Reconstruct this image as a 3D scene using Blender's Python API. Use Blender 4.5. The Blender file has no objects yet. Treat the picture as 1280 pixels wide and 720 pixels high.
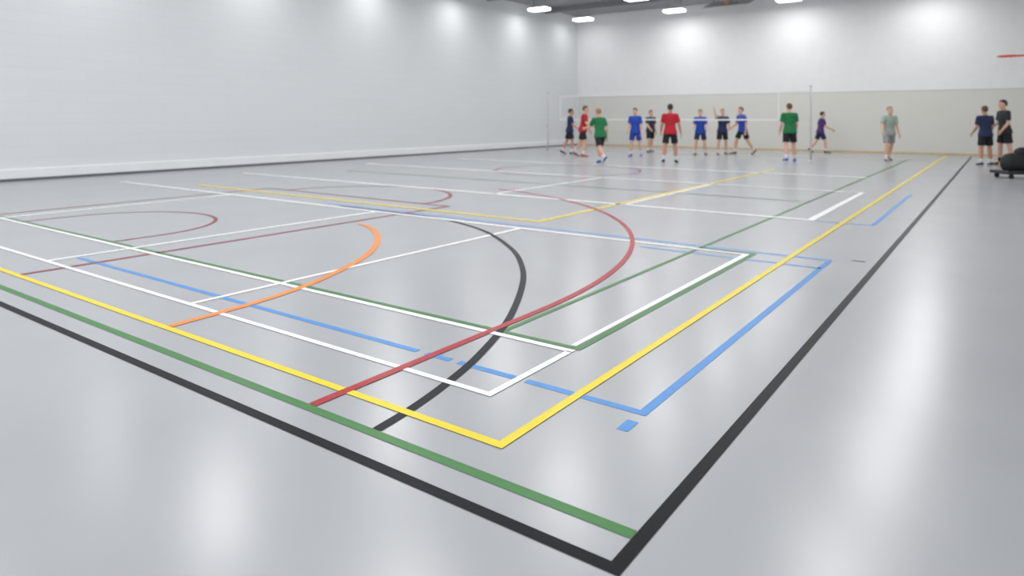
import bpy, bmesh, math, random
from mathutils import Vector, Matrix
random.seed(4)
scene = bpy.context.scene
COL = scene.collection
R = math.radians

# ---------------------------------------------------------------- helpers
# court coordinates: u = metres along the hall, v = metres across to the side wall
def W(u, v, z=0.0):
    return Vector((-v, u, z))

def lin(c):
    return tuple(((x/255.0)/12.92 if x/255.0 <= 0.04045 else ((x/255.0+0.055)/1.055)**2.4) for x in c)

def mat(name, rgb, rough=0.5, var=0.06, scale=12.0, bump=0.0, bscale=200.0, metal=0.0, spec=0.5):
    m = bpy.data.materials.new(name); m.use_nodes = True
    nt = m.node_tree; b = nt.nodes['Principled BSDF']
    c = lin(rgb)
    tc = nt.nodes.new('ShaderNodeTexCoord')
    n = nt.nodes.new('ShaderNodeTexNoise'); n.inputs['Scale'].default_value = scale
    n.inputs['Detail'].default_value = 4
    nt.links.new(tc.outputs['Object'], n.inputs['Vector'])
    r = nt.nodes.new('ShaderNodeValToRGB')
    r.color_ramp.elements[0].position = 0.3; r.color_ramp.elements[1].position = 0.7
    r.color_ramp.elements[0].color = tuple(x*(1-var) for x in c)+(1,)
    r.color_ramp.elements[1].color = tuple(min(1, x*(1+var)) for x in c)+(1,)
    nt.links.new(n.outputs['Fac'], r.inputs['Fac'])
    nt.links.new(r.outputs['Color'], b.inputs['Base Color'])
    b.inputs['Roughness'].default_value = rough
    b.inputs['Metallic'].default_value = metal
    b.inputs['Specular IOR Level'].default_value = spec
    if bump > 0:
        n2 = nt.nodes.new('ShaderNodeTexNoise'); n2.inputs['Scale'].default_value = bscale
        nt.links.new(tc.outputs['Object'], n2.inputs['Vector'])
        bp = nt.nodes.new('ShaderNodeBump'); bp.inputs['Strength'].default_value = bump
        bp.inputs['Distance'].default_value = 0.01
        nt.links.new(n2.outputs['Fac'], bp.inputs['Height'])
        nt.links.new(bp.outputs['Normal'], b.inputs['Normal'])
    return m

def emis(name, rgb, strength):
    m = bpy.data.materials.new(name); m.use_nodes = True
    b = m.node_tree.nodes['Principled BSDF']
    b.inputs['Base Color'].default_value = (0.9, 0.9, 0.9, 1)
    b.inputs['Emission Color'].default_value = lin(rgb)+(1,)
    b.inputs['Emission Strength'].default_value = strength
    return m

def add_obj(name, mesh, parent=None, m=None, smooth=False):
    o = bpy.data.objects.new(name, mesh); COL.objects.link(o)
    if parent: o.parent = parent
    if m: mesh.materials.clear(); mesh.materials.append(m)
    if smooth:
        for p in mesh.polygons: p.use_smooth = True
    return o

def bm_obj(name, bm, parent=None, m=None, smooth=False):
    me = bpy.data.meshes.new(name)
    bmesh.ops.recalc_face_normals(bm, faces=bm.faces)
    bm.to_mesh(me); bm.free()
    return add_obj(name, me, parent, m, smooth)

def empty(name, loc, rot=0.0, label=None, cat=None, group=None):
    e = bpy.data.objects.new(name, None); COL.objects.link(e)
    e.empty_display_size = 0.2
    e.location = loc; e.rotation_euler = (0, 0, rot)
    tag(e, label, cat, group)
    return e

def tag(o, label=None, cat=None, group=None, kind=None):
    if label: o["label"] = label
    if cat: o["category"] = cat
    if group: o["group"] = group
    if kind: o["kind"] = kind

def bm_box(bm, lo, hi, bevel=0.0):
    lo = Vector(lo); hi = Vector(hi)
    g = bmesh.ops.create_cube(bm, size=1.0)
    for v in g['verts']:
        v.co = Vector(((v.co.x+.5)*(hi.x-lo.x)+lo.x, (v.co.y+.5)*(hi.y-lo.y)+lo.y, (v.co.z+.5)*(hi.z-lo.z)+lo.z))
    if bevel > 0:
        es = set()
        for v in g['verts']: es.update(v.link_edges)
        bmesh.ops.bevel(bm, geom=list(es), offset=bevel, segments=2, affect='EDGES', profile=0.5)

def box(name, lo, hi, m, parent=None, bevel=0.0):
    bm = bmesh.new(); bm_box(bm, lo, hi, bevel)
    return bm_obj(name, bm, parent, m)

def loft(bm, rings, n=16):
    prev = None; first = None
    for (c, ax, ay, rx, ry) in rings:
        vs = [bm.verts.new(c + ax*(rx*math.cos(2*math.pi*i/n)) + ay*(ry*math.sin(2*math.pi*i/n))) for i in range(n)]
        if prev:
            for i in range(n):
                bm.faces.new((prev[i], prev[(i+1) % n], vs[(i+1) % n], vs[i]))
        else: first = vs
        prev = vs
    bm.faces.new(list(reversed(first))); bm.faces.new(prev)

def capsule(bm, a, b, ra, rb, flat=1.0, hint=None, n=14, bulge=0.0):
    a = Vector(a); b = Vector(b); d = (b-a).normalized()
    h = Vector(hint) if hint is not None else (Vector((1, 0, 0)) if abs(d.x) < .8 else Vector((0, 1, 0)))
    ax = (h - d*h.dot(d)).normalized(); ay = d.cross(ax)
    rings = []
    for t in (-80, -50, -25):
        rings.append((a + d*ra*math.sin(R(t)), ax, ay, ra*math.cos(R(t)), ra*flat*math.cos(R(t))))
    for k in range(5):
        t = k/4; r = ra+(rb-ra)*t + bulge*math.sin(math.pi*min(1, t*1.3))
        rings.append((a.lerp(b, t), ax, ay, r, r*flat))
    for t in (25, 50, 80):
        rings.append((b + d*rb*math.sin(R(t)), ax, ay, rb*math.cos(R(t)), rb*flat*math.cos(R(t))))
    loft(bm, rings, n)

def flat_tube(bm, a, b, ra, rb, n=16, sx=1.0):
    a = Vector(a); b = Vector(b); d = (b-a).normalized()
    h = Vector((1, 0, 0)) if abs(d.x) < .8 else Vector((0, 1, 0))
    ax = (h - d*h.dot(d)).normalized(); ay = d.cross(ax)
    loft(bm, [(a.lerp(b, k/4), ax, ay, (ra+(rb-ra)*k/4)*sx, ra+(rb-ra)*k/4) for k in range(5)], n)

def remeshed(name, bm, voxel, parent, m, smooth_it=2, factor=0.5):
    me = bpy.data.meshes.new(name+"_src")
    bmesh.ops.recalc_face_normals(bm, faces=bm.faces)
    bm.to_mesh(me); bm.free()
    tmp = bpy.data.objects.new("tmp", me); COL.objects.link(tmp)
    r = tmp.modifiers.new("r", 'REMESH'); r.mode = 'VOXEL'; r.voxel_size = voxel; r.adaptivity = 0
    s = tmp.modifiers.new("s", 'SMOOTH'); s.factor = factor; s.iterations = smooth_it
    dg = bpy.context.evaluated_depsgraph_get(); dg.update()
    out = bpy.data.meshes.new_from_object(tmp.evaluated_get(dg))
    bpy.data.objects.remove(tmp); bpy.data.meshes.remove(me)
    out.name = name
    return add_obj(name, out, parent, m, True)

# ---------------------------------------------------------------- room
FAR, LEFT, RIGHT, BACK, TOP = 30.0, 17.6, -2.6, -4.0, 6.5

def floor_mat():
    m = bpy.data.materials.new("sports_floor_vinyl"); m.use_nodes = True
    nt = m.node_tree; b = nt.nodes['Principled BSDF']; L = nt.links
    tc = nt.nodes.new('ShaderNodeTexCoord')
    def noise(s, d=5, rg=.6):
        n = nt.nodes.new('ShaderNodeTexNoise'); n.inputs['Scale'].default_value = s
        n.inputs['Detail'].default_value = d; n.inputs['Roughness'].default_value = rg
        L.new(tc.outputs['Object'], n.inputs['Vector']); return n
    n1 = noise(1.2, 4, .5)
    r = nt.nodes.new('ShaderNodeValToRGB')
    r.color_ramp.elements[0].position = .25; r.color_ramp.elements[1].position = .75
    r.color_ramp.elements[0].color = lin((169, 171, 175))+(1,)
    r.color_ramp.elements[1].color = lin((174, 176, 180))+(1,)
    L.new(n1.outputs['Fac'], r.inputs['Fac'])
    L.new(r.outputs['Color'], b.inputs['Base Color'])
    n3 = noise(2.5, 4, .55)
    mr = nt.nodes.new('ShaderNodeMapRange'); mr.inputs['To Min'].default_value = .235; mr.inputs['To Max'].default_value = .275
    L.new(n3.outputs['Fac'], mr.inputs['Value']); L.new(mr.outputs['Result'], b.inputs['Roughness'])
    b.inputs['Specular IOR Level'].default_value = .55
    return m

def block_wall_mat():
    # pale paint over long flat courses: barely visible joints
    m = bpy.data.materials.new("painted_coursed_wall"); m.use_nodes = True
    nt = m.node_tree; b = nt.nodes['Principled BSDF']; L = nt.links
    tc = nt.nodes.new('ShaderNodeTexCoord')
    sp = nt.nodes.new('ShaderNodeSeparateXYZ'); L.new(tc.outputs['Object'], sp.inputs[0])
    cb = nt.nodes.new('ShaderNodeCombineXYZ'); L.new(sp.outputs['Y'], cb.inputs['X']); L.new(sp.outputs['Z'], cb.inputs['Y'])
    br = nt.nodes.new('ShaderNodeTexBrick'); br.inputs['Scale'].default_value = 1.0
    br.inputs['Brick Width'].default_value = 1.2; br.inputs['Row Height'].default_value = .25
    br.inputs['Mortar Size'].default_value = .010; br.inputs['Mortar Smooth'].default_value = 1.0
    br.inputs['Color1'].default_value = lin((224, 227, 230))+(1,)
    br.inputs['Color2'].default_value = lin((225, 228, 231))+(1,)
    br.inputs['Mortar'].default_value = lin((218, 221, 224))+(1,)
    L.new(cb.outputs[0], br.inputs['Vector'])
    n = nt.nodes.new('ShaderNodeTexNoise'); n.inputs['Scale'].default_value = .6; n.inputs['Detail'].default_value = 5
    L.new(tc.outputs['Object'], n.inputs['Vector'])
    mx = nt.nodes.new('ShaderNodeMixRGB'); mx.blend_type = 'OVERLAY'; mx.inputs['Fac'].default_value = .05
    L.new(br.outputs['Color'], mx.inputs['Color1']); L.new(n.outputs['Fac'], mx.inputs['Color2'])
    L.new(mx.outputs['Color'], b.inputs['Base Color'])
    n2 = nt.nodes.new('ShaderNodeTexNoise'); n2.inputs['Scale'].default_value = 4; n2.inputs['Detail'].default_value = 4
    L.new(tc.outputs['Object'], n2.inputs['Vector'])
    bp = nt.nodes.new('ShaderNodeBump'); bp.inputs['Strength'].default_value = .10; bp.inputs['Distance'].default_value = .02
    L.new(n2.outputs['Fac'], bp.inputs['Height']); L.new(bp.outputs['Normal'], b.inputs['Normal'])
    b.inputs['Roughness'].default_value = .65
    return m

M_floor = floor_mat(); M_left = block_wall_mat()
M_wall = mat("white_wall_paint", (236, 237, 238), .7, .015, 3, .05, 60)
M_dado = mat("beige_wall_panel", (218, 217, 211), .6, .015, 2, .03, 80)
M_ceil = mat("grey_ceiling", (150, 152, 155), .8, .05, 3)
M_beam = mat("grey_steel_beam", (132, 134, 138), .5, .05, 5)
M_dark = mat("dark_grey_rubber", (104, 108, 116), .6, .08, 10)
M_skirt = mat("pale_skirting", (238, 240, 242), .5, .02, 4)
M_tan = mat("tan_wood_trim", (206, 182, 142), .5, .08, 8)

def struct(name, lo, hi, m, **k):
    o = box(name, lo, hi, m, **k); tag(o, kind="structure"); return o

struct("floor", (-LEFT-.3, BACK, -.2), (-RIGHT+.3, FAR+.3, 0), M_floor)
struct("ceiling", (-LEFT-.3, BACK, TOP), (-RIGHT+.3, FAR+.3, TOP+.2), M_ceil)
struct("wall_far", (-LEFT-.3, FAR, 0), (-RIGHT+.3, FAR+.3, TOP), M_wall)
struct("wall_right", (-RIGHT, BACK, 0), (-RIGHT+.3, FAR, TOP), M_wall)
struct("wall_left", (-LEFT-.3, BACK, 0), (-LEFT, FAR, TOP), M_left)
# pale padded skirting band over a thin dark foot strip
struct("baseboard_left", (-LEFT, BACK, .05), (-LEFT+.07, FAR, .27), M_skirt, bevel=.02)
struct("trim_1", (-LEFT, BACK, 0), (-LEFT+.05, FAR, .04), M_dark)
# beige dado on the far wall
struct("trim_2", (-LEFT+.08, FAR-.03, .07), (-RIGHT, FAR, 2.40), M_dado)
struct("trim_3", (-LEFT+.08, FAR-.04, 2.40), (-RIGHT, FAR, 2.425), mat("grey_dado_cap", (196, 196, 192), .5))
struct("baseboard_far", (-LEFT+.08, FAR-.05, 0), (-RIGHT, FAR, .07), M_tan)
for k, uu in enumerate((26.9, 22.5, 18.1, 13.7, 9.3, 4.9)):
    struct("trim_%d" % (20+k), (-LEFT+.1, uu-.09, TOP-.24), (-RIGHT, uu+.09, TOP), M_beam)

# ---------------------------------------------------------------- court lines
def line_mat(name, rgb, rough=.36, spec=.3):
    return mat(name, rgb, rough, .05, 25, .05, 120, spec=spec)
C = dict(black=line_mat("black_line", (14, 15, 21), .40, .12), yellow=line_mat("yellow_line", (240, 214, 40)),
         white=line_mat("white_line", (248, 249, 250)), green=line_mat("green_line", (66, 126, 66)),
         blue=line_mat("blue_line", (78, 146, 216)), red=line_mat("red_line", (174, 36, 44)),
         orange=line_mat("orange_line", (242, 144, 62)), maroon=line_mat("maroon_line", (140, 46, 56)),
         charcoal=line_mat("charcoal_line", (28, 30, 38), .40, .12), paleblue=line_mat("pale_blue_line", (118, 160, 212)))
def court_line(color, pts, w, label, lay=0):
    z = .0015 + .0004*lay
    P = [Vector(p) for p in pts]
    bm = bmesh.new(); prev = None
    for i, p in enumerate(P):
        if i == 0: d = (P[1]-P[0]).normalized(); nrm = Vector((-d.y, d.x)); s = 1
        elif i == len(P)-1: d = (P[-1]-P[-2]).normalized(); nrm = Vector((-d.y, d.x)); s = 1
        else:
            d1 = (p-P[i-1]).normalized(); d2 = (P[i+1]-p).normalized()
            n1 = Vector((-d1.y, d1.x)); n2 = Vector((-d2.y, d2.x))
            nrm = (n1+n2).normalized(); s = 1/max(.3, nrm.dot(n1))
        wi = w[i] if isinstance(w, (list, tuple)) else w
        a = p+nrm*(wi/2*s); b = p-nrm*(wi/2*s)
        cur = (bm.verts.new(W(a.x, a.y, z)), bm.verts.new(W(b.x, b.y, z)))
        if prev: bm.faces.new((prev[0], prev[1], cur[1], cur[0]))
        prev = cur
    me = bpy.data.meshes.new("court_line")
    for f in bm.faces:
        f.normal_update()
        if f.normal.z < 0: f.normal_flip()
    bm.to_mesh(me); bm.free()
    o = add_obj("court_line", me, None, C[color])
    tag(o, label, "floor marking", "painted court lines on the hall floor")
    return o
def arc(cu, cv, r, a0, a1, n=60):
    return [(cu+r*math.cos(R(a0+(a1-a0)*i/n)), cv+r*math.sin(R(a0+(a1-a0)*i/n))) for i in range(n+1)]
def catmull(P, n=8):
    P = [Vector(p) for p in P]; P = [2*P[0]-P[1]]+P+[2*P[-1]-P[-2]]; out = []
    for i in range(1, len(P)-2):
        for k in range(n):
            t = k/n; a, b, c, d = P[i-1:i+3]
            out.append(.5*((2*b)+(c-a)*t+(2*a-5*b+4*c-d)*t*t+(3*b-3*c+d-a)*t**3))
    out.append(P[-2]); return out

# blue (lowest)
court_line("blue", [(2.98, 7.48), (2.98, 2.85)], .05, "mid-blue painted end line segment of a small court", 0)
court_line("blue", [(2.98, 2.78), (2.98, 2.59)], .05, "short mid-blue painted line segment beside the black arc", 0)
court_line("blue", [(2.98, 2.53), (2.98, 2.14)], .05, "short mid-blue painted line segment near the white corner", 0)
court_line("blue", [(2.98, 2.06), (2.98, 1.39), (7.17, 1.39)], .05, "mid-blue painted corner and side line of a small court", 0)
court_line("blue", [(2.76, 1.39), (2.875, 1.39)], .055, "tiny mid-blue painted dash beside the blue corner", 0)
court_line("paleblue", [(7.22, 1.37), (7.22, 9.0)], .085, "thin pale blue painted line across the hall", 0)
court_line("paleblue", [(6.80, 1.39), (6.80, 3.2)], .065, "short thin pale blue painted line near the service line", 0)
court_line("blue", [(9.87, 1.39), (14.26, 1.39)], .055, "mid-blue painted side line segment further down the hall", 0)
court_line("paleblue", [(9.87, 1.415), (9.87, 2.6)], .07, "short pale blue line by the further white corner", 0)
# black boundary
court_line("black", [(1.90, 17.0), (1.90, .98), (29.0, .98)], (.058, .053, .053), "wide black painted outer boundary line with a corner", 1)
court_line("green", [(2.092, 17.0), (2.092, 1.01)], .052, "wide green painted line parallel to the black boundary", 2)
court_line("yellow", [(2.33, 17.0), (2.33, 1.745), (10, 1.745), (29.0, 1.745)], (.050, .048, .055, .075), "bright yellow painted boundary line with a corner", 6)
court_line("yellow", [(7.62, 13.5), (7.62, 5.07), (19.0, 5.0)], (.11, .08, .08), "thin yellow painted inner court corner line", 4)
# white courts
court_line("white", [(2.725, 17.0), (2.725, 2.11), (3.50, 2.11)], .043, "white painted back line and corner of a court", 5)
court_line("white", [(3.515, 17.0), (3.515, 2.09)], .052, "white painted line running beside a green line", 5)
court_line("white", [(3.605, 2.142), (7.03, 2.142), (7.03, 15.5)], (.036, .06, .12), "white painted side and service line of a court", 5)
court_line("white", [(2.75, 4.95), (7.0, 4.95)], (.048, .07), "white painted centre line of a court", 4)
court_line("white", [(2.75, 7.56), (7.0, 7.56)], (.06, .08), "white painted side line of a neighbouring court", 4)
court_line("white", [(2.75, 11.3), (7.0, 11.3)], .08, "white painted line of a court near the side wall", 4)
court_line("white", [(9.9, 15.5), (9.9, 2.15), (14.05, 2.15), (14.05, 15.5)], (.15, .10, .08, .20), "white painted rectangle of a further court", 4)
court_line("white", [(9.9, 4.95), (14.05, 4.95)], .08, "white painted centre line of a further court", 4)
court_line("white", [(9.9, 7.56), (14.05, 7.56)], .08, "white painted side line of a further court", 4)
court_line("white", [(17.6, 15.0), (17.6, 2.6)], .16, "white painted line near the players", 4)
# green volleyball court
court_line("green", [(3.575, 17.0), (3.575, 2.09), (7.11, 2.085), (7.11, 2.66)], .045, "green painted corner line hugging a white line", 3)
court_line("green", [(3.60, 2.66), (10, 2.64), (26.0, 2.60)], (.04, .05, .07), "long green painted line running down the hall", 3)
court_line("green", [(12.0, 2.62), (12.0, 14.0)], .06, "thin green painted line across the hall", 3)
# red three point line, key, semicircle
court_line("red", [(2.12, 2.73), (3.2, 2.73)]+arc(4.1, 9.4, 6.67, -90, -12, 70), .054, "red painted three-point line sweeping in a large arc", 7)
court_line("maroon", [(2.36, 7.09), (8.1, 7.09), (8.1, 11.74), (2.36, 11.74)], .06, "thin dark red painted key area outline", 3)
court_line("maroon", arc(8.1, 9.4, 1.78, -90, 90, 40), .065, "thin dark red painted free-throw semicircle", 3)
court_line("maroon", [(3.6, 8.13)]+arc(4.1, 9.4, 1.27, -90, 90, 40)+[(3.6, 10.67)], .05, "small dark red painted semicircle under the basket", 3)
# orange and charcoal arcs
court_line("orange", catmull([(2.36, 4.53), (3.12, 4.60), (3.79, 4.78), (4.70, 5.22), (5.41, 5.80), (5.91, 6.44), (6.10, 6.88)]), .068, "orange painted arc curving across the court", 6)
ch = catmull([(2.12, 2.28), (2.40, 2.315), (2.72, 2.384), (3.153, 2.513), (3.80, 2.78), (4.578, 3.213), (5.19, 3.634), (5.85, 4.228), (6.526, 5.078), (6.90, 5.84), (7.10, 6.7), (7.12, 8.5)])
court_line("charcoal", ch, .052, "dark charcoal painted goal-area arc", 4)
court_line("charcoal", [(7.35, 1.10), (7.35, 1.22)], .03, "tiny dark painted tick mark beside the black line", 1)
court_line("yellow", [(26.0, 1.78), (26.0, 16.5)], .12, "yellow painted line across the far end", 4)
court_line("maroon", arc(15.5, 9.4, 1.9, 0, 360, 60), .06, "dark red painted centre circle", 2)

# ---------------------------------------------------------------- lights
M_lamp = emis("lamp_diffuser_glow", (255, 255, 252), 5.0)
M_case = mat("white_lamp_housing", (205, 206, 208), .4)
def shared(name, fn, m):
    b_ = bmesh.new(); fn(b_); me = bpy.data.meshes.new(name); b_.to_mesh(me); b_.free(); me.materials.append(m); return me
house = shared("lamp_housing", lambda b_: bm_box(b_, (-.46, -.26, .02), (.46, .26, .09), .02), M_case)
diff = shared("diffuser", lambda b_: bm_box(b_, (-.44, -.24, -.07), (.44, .24, .02), .02), M_lamp)
rodm = shared("suspension_rod", lambda b_: capsule(b_, (0, 0, .09), (0, 0, TOP-6.10-.02), .012, .012, n=8), M_beam)
US = (28.5, 24.7, 20.3, 15.9, 11.5, 7.1, 2.7, -1.7)
for uu in US:
    for vv in (16.4, 11.8, 7.0, 2.2):
        e = empty("ceiling_lamp", W(uu, vv, 6.10), 0, "bright white LED panel lamp hanging below the ceiling", "lamp", "LED lamps on the hall ceiling")
        for nm, mm, dx in (("lamp_housing", house, 0), ("diffuser", diff, 0), ("suspension_rod", rodm, -.3), ("suspension_rod", rodm, .3)):
            o = bpy.data.objects.new(nm, mm); COL.objects.link(o); o.parent = e; o.location.x = dx
        ld = bpy.data.lights.new("lamp_light", 'AREA'); ld.shape = 'RECTANGLE'; ld.size = .86; ld.size_y = .46
        en = 64
        if uu > 28: en = 36
        if vv > 16: en = 20 if uu < 28 else 11
        ld.energy = en; ld.color = (1.0, .998, .99)
        lo = bpy.data.objects.new("lamp_light", ld); COL.objects.link(lo); lo.parent = e; lo.location = (0, 0, -.075)
w = bpy.data.worlds.new("w"); scene.world = w; w.use_nodes = True
w.node_tree.nodes['Background'].inputs[0].default_value = (.955, .975, 1, 1)
w.node_tree.nodes['Background'].inputs[1].default_value = 1.35

# ---------------------------------------------------------------- volleyball net
M_post = mat("pale_grey_metal_post", (192, 193, 196), .4, .04, 10)
M_net = mat("net_cord", (206, 207, 208), .8)
M_tape = mat("white_net_tape", (234, 234, 233), .6)
NU = 23.3
for vv in (15.05, 5.05):
    e = empty("net_post", W(NU, vv), 0, "slim grey metal volleyball post standing on the floor", "net post", "volleyball net posts")
    bm = bmesh.new(); flat_tube(bm, (0, 0, .02), (0, 0, 2.38), .028, .028); bm_obj("post_pole", bm, e, M_post, True)
    bm = bmesh.new(); flat_tube(bm, (0, 0, 0), (0, 0, .025), .09, .07, 24); bm_obj("floor_collar", bm, e, M_post)
    bm = bmesh.new(); flat_tube(bm, (0, 0, 2.38), (0, 0, 2.41), .03, .025); bm_obj("post_cap", bm, e, M_dark)
    bm = bmesh.new(); bm_box(bm, (-.03, -.07, .98), (.03, -.03, 1.10), .008); bm_obj("winch", bm, e, M_post)
e = empty("volleyball_net", W(NU, 10.05), 0, "white-taped volleyball net stretched between grey posts", "net")
def vb(name, x0, x1, z0, z1, m, t=.012):
    return box(name, (x0, -t/2, z0), (x1, t/2, z1), m, e)
vb("top_tape", -4.4, 4.0, 2.22, 2.25, M_tape)
vb("bottom_tape", -4.4, 4.0, 1.285, 1.335, M_tape)
vb("side_band", -4.415, -4.39, 1.285, 2.25, M_tape, .014)
vb("side_band", 3.99, 4.015, 1.285, 2.25, M_tape, .014)
bm = bmesh.new()
x = -4.39
while x < 4.0:
    bm_box(bm, (x-.0015, -.0015, 1.335), (x+.0015, .0015, 2.22)); x += .1
z = 1.42
while z < 2.2:
    bm_box(bm, (-4.39, -.0015, z-.0015), (3.99, .0015, z+.0015)); z += .1
o = bm_obj("netting", bm, e, M_net); o["kind"] = "stuff"
for z in (1.31, 2.235):
    for x0, x1 in ((-4.95, -4.415), (4.015, 4.95)):
        bm = bmesh.new(); capsule(bm, (x0, 0, z), (x1, 0, z), .006, .006, n=6)
        bm_obj("tension_cord", bm, e, M_net)

# ---------------------------------------------------------------- basketball hoops
M_rim = mat("red_rim_paint", (214, 62, 48), .4)
M_rim2 = mat("faded_rim", (206, 160, 140), .5)
M_board = mat("white_backboard", (236, 236, 235), .3)
M_frame = mat("pale_grey_frame", (206, 202, 198), .5)
M_arm = mat("grey_hoop_arm", (176, 178, 181), .4)
def hoop(parent, frame_m, rim_m):
    # local: board in XZ plane facing -Y, rim towards -Y, origin at rim height on board face
    bm = bmesh.new(); bm_box(bm, (-.9, 0, -.15), (.9, .03, .90), .006); bm_obj("backboard", bm, parent, M_board)
    bm = bmesh.new()
    for lo, hi in (((-.92, -.01, -.19), (.92, .04, -.13)), ((-.92, -.01, .88), (.92, .04, .93)), ((-.94, -.01, -.19), (-.89, .04, .93)), ((.89, -.01, -.19), (.94, .04, .93))):
        bm_box(bm, lo, hi, .008)
    bm_obj("board_frame", bm, parent, frame_m)
    bm = bmesh.new()
    for lo, hi in (((-.30, -.012, .10), (-.25, -.002, .55)), ((.25, -.012, .10), (.30, -.002, .55)), ((-.30, -.012, .50), (.30, -.002, .55)), ((-.30, -.012, .10), (.30, -.002, .15))):
        bm_box(bm, lo, hi)
    bm_obj("target_square", bm, parent, frame_m)
    bm = bmesh.new(); n, k = 40, 10; vs = []
    for i in range(n):
        a = 2*math.pi*i/n
        vs.append([bm.verts.new(((.235+.02*math.cos(2*math.pi*j/k))*math.cos(a), -.40+(.235+.02*math.cos(2*math.pi*j/k))*math.sin(a), .02*math.sin(2*math.pi*j/k))) for j in range(k)])
    for i in range(n):
        for j in range(k):
            bm.faces.new((vs[i][j], vs[(i+1) % n][j], vs[(i+1) % n][(j+1) % k], vs[i][(j+1) % k]))
    bm_box(bm, (-.09, -.175, -.02), (.09, -.002, .02), .004)
    bm_box(bm, (-.09, -.02, -.12), (.09, -.002, .02), .004)
    bm_obj("rim", bm, parent, rim_m, False)
    bm = bmesh.new()
    for i in range(12):
        for s in (1, -1):
            a0 = 2*math.pi*i/12
            for q in range(4):
                r0 = .225-.03*q; r1 = .225-.03*(q+1)
                b0 = a0+s*q*math.pi/12; b1 = a0+s*(q+1)*math.pi/12
                capsule(bm, (r0*math.cos(b0), -.40+r0*math.sin(b0), -.1*q), (r1*math.cos(b1), -.40+r1*math.sin(b1), -.1*(q+1)), .003, .003, n=5)
    bm_obj("basket_net", bm, parent, M_tape)
e = empty("basketball_hoop", W(22.8, -.46, 3.05), R(-90), "wall-mounted basketball hoop with red rim and white backboard", "basketball hoop")
hoop(e, M_rim, M_rim)
for sx in (-.5, .5):
    bm = bmesh.new()
    for z in (.1, .7):
        capsule(bm, (sx, .03, z), (sx, 2.13, z), .025, .025, n=10)
    capsule(bm, (sx, .05, .1), (sx, 2.1, .7), .018, .018, n=10)
    bm_box(bm, (sx-.08, 2.11, -.05), (sx+.08, 2.138, .85), .005)
    bm_obj("support_arm", bm, e, M_arm)
e = empty("basketball_hoop", W(27.6, 9.2, 5.96), 0, "basketball hoop folded up beneath the ceiling", "basketball hoop")
e.rotation_euler = (R(-72), 0, 0)
hoop(e, M_frame, M_rim2)
Rm = e.rotation_euler.to_matrix(); Ri = Rm.inverted()
for sx in (-.6, .6):
    bm = bmesh.new()
    a = Vector((sx, .03, .2)); wa = Rm @ a
    capsule(bm, a, Ri @ Vector((wa.x, wa.y, TOP-5.96-.03)), .025, .025, n=10)
    bm_obj("support_arm", bm, e, M_arm)

# ---------------------------------------------------------------- equipment cart
M_blk = mat("black_fabric", (28, 29, 33), .7, .15, 20, .2, 90)
M_blkp = mat("black_plastic", (34, 35, 38), .4)
e = empty("equipment_cart", W(19.6, -.28), R(35), "low black equipment cart piled with dark sports bags", "cart")
bm = bmesh.new(); bm_box(bm, (-.5, -.32, .10), (.45, .32, .18), .02); bm_obj("platform", bm, e, M_blkp)
for sx in (-.38, .34):
    for sy in (-.24, .24):
        bm = bmesh.new(); flat_tube(bm, (sx, sy-.02, .05), (sx, sy+.02, .05), .05, .05, 20)
        bm_obj("caster_wheel", bm, e, M_blkp)
        bm = bmesh.new(); bm_box(bm, (sx-.02, sy-.03, .055), (sx+.02, sy+.03, .115), .004); bm_obj("caster_fork", bm, e, M_blkp)
bm = bmesh.new()
capsule(bm, (-.25, 0, .34), (.2, 0, .33), .19, .18, 1.25, n=20)
remeshed("duffel_bag", bm, .02, e, M_blk)
bm = bmesh.new()
capsule(bm, (.02, .04, .56), (.22, -.02, .60), .13, .12, 1.1, n=18); capsule(bm, (.15, 0, .62), (.20, 0, .74), .07, .05, n=12)
remeshed("rucksack", bm, .02, e, M_blk)
bm = bmesh.new(); bm_box(bm, (-.33, .20, .28), (-.1, .245, .36), .006); bm_obj("bag_strap", bm, e, mat("yellow_strap", (206, 190, 70), .6))

# ---------------------------------------------------------------- people
SK = [mat("skin_light", (214, 168, 142), .5, .04), mat("skin_tan", (190, 140, 112), .5, .04)]
HAIR = dict(dark=mat("hair_dark", (46, 36, 32), .6, .2, 60), brown=mat("hair_brown", (92, 66, 46), .6, .2, 60), blond=mat("hair_blond", (150, 120, 84), .6, .2, 60), grey=mat("hair_grey", (140, 138, 134), .6, .2, 60))
M_eye = mat("eye_dark", (40, 34, 32), .3); M_lip = mat("lips", (170, 104, 96), .5)
M_sock = mat("sock_white", (216, 216, 218), .8); M_sole = mat("sole_white", (220, 220, 220), .6)
CL = {}
def cloth(rgb):
    if rgb not in CL: CL[rgb] = mat("cloth_%d" % len(CL), rgb, .8, .10, 14, .2, 60)
    return CL[rgb]

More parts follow.
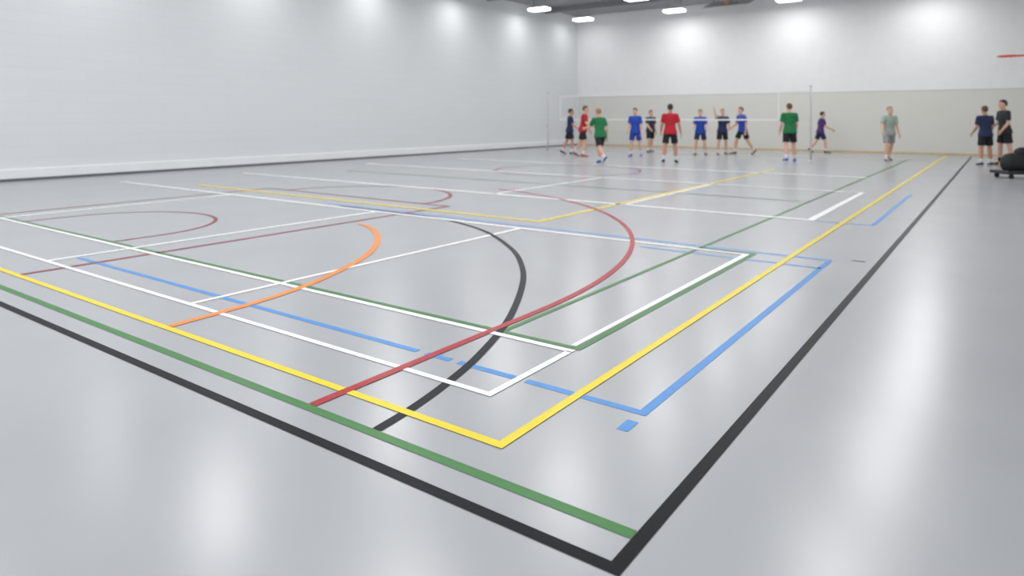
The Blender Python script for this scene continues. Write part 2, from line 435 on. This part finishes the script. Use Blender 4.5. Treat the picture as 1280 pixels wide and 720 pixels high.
def person(u, v, h, face, shirt, shorts, label, legs=((8, 6, 12), (-8, 6, 10)), arms=((6, 12, 15), (6, 12, 15)),
           lean=3, hair='dark', skin=0, shoe=(60, 62, 72), headyaw=0, sock=None):
    """legs/arms: (forward pitch, abduction, knee/elbow bend) for +x side then -x side"""
    s = h/1.76
    e = empty("person", W(u, v), R(face), label, "person")
    up = Vector((0, math.sin(R(lean)), math.cos(R(lean)))); X = Vector((1, 0, 0))
    F = Vector((0, up.z, -up.y))
    hipc = Vector((0, 0, .93))
    def d(p, a, sgn): return Vector((sgn*math.sin(R(a)), math.cos(R(a))*math.sin(R(p)), -math.cos(R(a))*math.cos(R(p))))
    J = {}
    for sg, (p, a, k) in ((1, legs[0]), (-1, legs[1])):
        hp = hipc+Vector((sg*.09, 0, 0)); kn = hp+d(p, a, sg)*.43; an = kn+d(p-k, a*.7, sg)*.42
        J[sg] = (hp, kn, an, p-k)
    zmin = min(J[1][2].z, J[-1][2].z)
    off = Vector((0, 0, .088-zmin))
    base = hipc+off
    for sg in J:
        hp, kn, an, fa = J[sg]; J[sg] = (hp+off, kn+off, an+off, fa)
    def sp(t, fwd=0): return base+up*t+F*fwd
    body = bmesh.new()
    prof = [(-.06, .11, .085, 0), (0, .155, .105, -.005), (.08, .15, .10, 0), (.18, .132, .088, .005), (.30, .148, .10, .01), (.40, .165, .105, .005), (.47, .165, .09, 0), (.515, .12, .07, -.005), (.545, .06, .055, 0)]
    loft(body, [(sp(t, f), X, F, rx, ry) for t, rx, ry, f in prof], 22)
    capsule(body, sp(.50, -.005), sp(.60, .012), .060, .056)
    hy = Matrix.Rotation(R(headyaw), 3, 'Z'); HX = hy @ X; HF = hy @ Vector((0, 1, 0)); chin = sp(.575, .02)
    def hd(x, y, z): return chin+HX*x+HF*y+Vector((0, 0, z))
    hp_ = [(0, .022, .02, .058), (.012, .036, .036, .046), (.04, .054, .062, .028), (.08, .066, .084, .012), (.12, .074, .095, .002), (.16, .076, .098, -.003), (.195, .064, .085, -.006), (.222, .042, .058, -.008), (.236, .014, .02, -.01)]
    loft(body, [(hd(0, y, z), HX, HF, rx, ry) for z, rx, ry, y in hp_], 22)
    capsule(body, hd(0, .092, .118), hd(0, .108, .086), .009, .014, n=10)
    for sx in (-1, 1):
        capsule(body, hd(sx*.074, -.004, .125), hd(sx*.072, .002, .09), .014, .009, n=8)
    shm = bmesh.new()
    spf = [(-.085, .204, .158, -.004), (-.03, .202, .154, -.003), (.03, .188, .142, -.002), (.10, .168, .122, 0), (.18, .156, .112, .005), (.30, .166, .118, .01), (.40, .182, .122, .005), (.47, .18, .105, 0), (.515, .13, .082, -.005), (.54, .078, .07, 0)]
    loft(shm, [(sp(t, f), X, F, rx, ry) for t, rx, ry, f in spf], 24)
    for sg, (p, a, k) in ((1, arms[0]), (-1, arms[1])):
        sh = sp(.465)+X*sg*.172
        el = sh+d(p, a, sg)*.285
        ld = d(p+k, a*.6, sg); wr = el+ld*.25
        capsule(body, sh-up*.005, el, .052, .039, bulge=.004); capsule(body, el, wr, .040, .026, bulge=.004)
        capsule(body, sp(.46)+X*sg*.10, sh, .062, .055)
        pn = (X*(-sg)); pn = (pn-ld*pn.dot(ld)).normalized(); sd = ld.cross(pn).normalized()
        kc = wr+ld*.085
        capsule(body, wr, kc, .026, .036, flat=.42, hint=sd, n=12)
        for q, (o_, ln) in enumerate(((-1.5, .066), (-.5, .076), (.5, .072), (1.5, .056))):
            b0 = kc+sd*o_*.021; f1 = (ld+sd*o_*.10+pn*.25).normalized(); m1 = b0+f1*ln*.55
            f2 = (ld+sd*o_*.10+pn*.85).normalized()
            capsule(body, b0, m1, .0095, .009, n=8); capsule(body, m1, m1+f2*ln*.5, .009, .0075, n=8)
        td = sd*(-1 if sd.dot(F) < 0 else 1)
        t0 = wr+ld*.025+td*.022; t1 = t0+(ld*.6+td*.75+pn*.2).normalized()*.042
        capsule(body, t0, t1, .013, .011, n=8); capsule(body, t1, t1+(ld*.85+td*.3+pn*.3).normalized()*.03, .011, .009, n=8)
        capsule(shm, sh-X*sg*.05, sh, .072, .072)
        flat_tube(shm, sh, sh.lerp(el, .72), .070, .068)
    sho = bmesh.new()
    loft(sho, [(sp(.06), X, F, .160, .112), (sp(.0), X, F, .178, .130), (sp(-.06), X, F, .178, .128), (sp(-.11), X, F, .13, .10)], 22)
    for sg in (1, -1):
        hp, kn, an, fa = J[sg]
        capsule(body, hp, kn, .085, .056, bulge=.006); capsule(body, kn, an, .054, .036, bulge=.012)
        capsule(sho, hp-Vector((0, 0, .04)), hp.lerp(kn, .25), .098, .10)
        flat_tube(sho, hp-Vector((0, 0, .02)), hp.lerp(kn, .80), .098, .098)
        ft = max(-45, min(15, fa*.9)) if an.z > .12 else 0
        fd = Vector((sg*.18, math.cos(R(ft)), math.sin(R(ft)))).normalized()
        sdv = Vector((0, 0, 1)).cross(fd).normalized(); upv = fd.cross(sdv)
        if upv.z < 0: upv = -upv
        capsule(body, an, an+fd*.12-upv*.035, .034, .03, n=10)
        sm = bmesh.new()
        fr = [(-.075, .022, .025, -.04), (-.065, .036, .045, -.03), (-.02, .040, .058, -.022), (.04, .041, .048, -.032), (.10, .048, .034, -.045), (.155, .045, .027, -.052), (.19, .028, .018, -.058)]
        loft(sm, [(an+fd*y+upv*zz, sdv, upv, rx, rz) for y, rx, rz, zz in fr], 14)
        for vtx in sm.verts: vtx.co *= s
        so = bm_obj("shoe", sm, e, cloth(shoe), True)
        sl = bmesh.new()
        loft(sl, [(an+fd*y-upv*.078, sdv, upv, rx, .010) for y, rx in ((-.078, .026), (-.06, .040), (0, .040), (.05, .041), (.11, .050), (.16, .046), (.195, .024))], 10)
        for vtx in sl.verts: vtx.co *= s
        bm_obj("sole", sl, so, M_sole, True)
        sk = bmesh.new(); flat_tube(sk, an.lerp(kn, -.02), an.lerp(kn, .28), .042, .050)
        for vtx in sk.verts: vtx.co *= s
        bm_obj("sock", sk, e, sock or M_sock, True)
    hm = bmesh.new()
    hr = [(.075, .040, .03, -.075), (.10, .066, .058, -.052), (.13, .079, .076, -.034), (.165, .084, .094, -.016), (.19, .080, .098, -.010), (.215, .064, .082, -.010), (.238, .042, .056, -.012), (.250, .014, .02, -.012)]
    loft(hm, [(hd(0, y, z), HX, HF, rx, ry) for z, rx, ry, y in hr], 20)
    for b_ in (body, shm, sho, hm):
        for vtx in b_.verts: vtx.co *= s
    remeshed("body", body, .0085, e, SK[skin], 2)
    remeshed("shirt", shm, .014, e, cloth(shirt), 3)
    remeshed("shorts", sho, .014, e, cloth(shorts), 3)
    remeshed("hair", hm, .010, e, HAIR[hair], 2)
    for sx in (-1, 1):
        em = bmesh.new(); bmesh.ops.create_uvsphere(em, u_segments=10, v_segments=6, radius=.010)
        for vtx in em.verts: vtx.co = (hd(sx*.030, .087, .12)+Vector(vtx.co))*s
        bm_obj("eye", em, e, M_eye, True)
    em = bmesh.new(); capsule(em, hd(-.018, .083, .058), hd(.018, .083, .058), .006, .006, n=8)
    for vtx in em.verts: vtx.co *= s
    bm_obj("mouth", em, e, M_lip, True)
    return e

NAVY = (30, 40, 78); BLUE = (32, 70, 172); RED = (178, 28, 40); GREEN = (20, 112, 66); BLACK = (24, 25, 30)
person(22.1, 13.3, 1.74, -50, NAVY, BLACK, "person in navy shirt and dark shorts standing side-on", legs=((10, 5, 14), (-12, 5, 12)), arms=((15, 5, 40), (-10, 6, 20)), skin=1)
person(21.0, 12.1, 1.84, -70, RED, BLACK, "person in red shirt and black shorts leaning beside the net", legs=((12, 5, 20), (-12, 5, 16)), arms=((22, 5, 45), (0, 8, 30)), lean=8, hair='brown', shoe=(150, 60, 60))
person(18.05, 9.80, 1.76, 60, GREEN, BLACK, "person in green shirt striding in black shorts", legs=((32, 4, 24), (-24, 4, 26)), arms=((-22, 8, 30), (38, 8, 45)), hair='blond', lean=10, shoe=(50, 80, 150))
person(22.1, 10.6, 1.74, 190, BLUE, (36, 64, 160), "person in bright blue shirt and blue shorts standing", legs=((6, 6, 10), (-6, 6, 10)), arms=((8, 7, 30), (0, 9, 20)), hair='dark', shoe=(60, 100, 190))
person(24.9, 11.3, 1.70, 240, (44, 46, 66), BLACK, "person in dark shirt and black shorts beyond the net", legs=((10, 5, 12), (-10, 5, 10)), arms=((15, 7, 40), (-6, 7, 20)), hair='brown')
person(19.6, 8.25, 1.83, 20, RED, BLACK, "person in red shirt and black shorts seen from behind", legs=((10, 6, 14), (-8, 7, 12)), arms=((0, 17, 20), (8, 14, 30)), lean=5, hair='dark', skin=1, shoe=(50, 50, 58))
person(24.4, 9.1, 1.72, 200, BLUE, NAVY, "person in blue shirt facing the net with arms bent", legs=((12, 8, 22), (6, 8, 22)), arms=((15, 8, 60), (10, 8, 50)), lean=7, hair='brown')
person(24.9, 8.45, 1.73, 215, NAVY, BLACK, "person in navy shirt raising one arm beside the head", legs=((6, 7, 10), (-6, 7, 10)), arms=((100, 28, 75), (15, 10, 50)), hair='blond')
person(25.9, 8.02, 1.84, 140, BLUE, BLACK, "person in blue shirt and black shorts stepping sideways", legs=((22, 6, 14), (-16, 6, 20)), arms=((15, 8, 40), (-12, 8, 20)), lean=6, hair='brown')
person(22.3, 5.45, 1.85, 30, GREEN, BLACK, "person in green shirt and black shorts seen from behind", legs=((6, 5, 8), (-8, 5, 12)), arms=((8, 9, 30), (4, 9, 22)), hair='brown', shoe=(60, 100, 190))
person(28.6, 5.85, 1.66, -60, (74, 44, 108), NAVY, "person in purple shirt walking by the far wall", legs=((20, 4, 16), (-16, 4, 20)), arms=((18, 5, 45), (-16, 6, 20)), lean=7, hair='dark')
person(24.6, 3.0, 1.78, 215, (158, 172, 160), (146, 150, 154), "person in pale grey-green clothes walking across the court", legs=((18, 7, 12), (-18, 7, 16)), arms=((20, 22, 20), (6, 8, 15)), hair='grey', shoe=(110, 114, 124))
person(23.9, .47, 1.74, 30, (34, 46, 80), BLACK, "person in navy shirt and black shorts seen from behind", legs=((3, 5, 4), (-2, 5, 4)), arms=((4, 8, 35), (6, 8, 40)), hair='brown', skin=1)
person(24.5, .02, 1.92, 120, (44, 46, 50), BLACK, "tall person in charcoal shirt and black shorts standing side-on", legs=((6, 4, 6), (-6, 4, 6)), arms=((8, 5, 50), (2, 6, 40)), hair='dark', sock=cloth((40, 40, 44)))

# ---------------------------------------------------------------- camera
cd = bpy.data.cameras.new("camera"); cam = bpy.data.objects.new("camera", cd); COL.objects.link(cam)
cam.location = (0, 0, 1.40); cam.rotation_euler = (R(90), 0, R(35.87))
cd.sensor_width = 36; cd.lens = 24.0; cd.shift_y = -.1668; cd.clip_end = 200
cd.dof.use_dof = True; cd.dof.focus_distance = 3.4; cd.dof.aperture_fstop = 1.8
scene.camera = cam
scene.view_settings.view_transform = 'Standard'
scene.view_settings.look = 'None'
scene.view_settings.exposure = 0.18
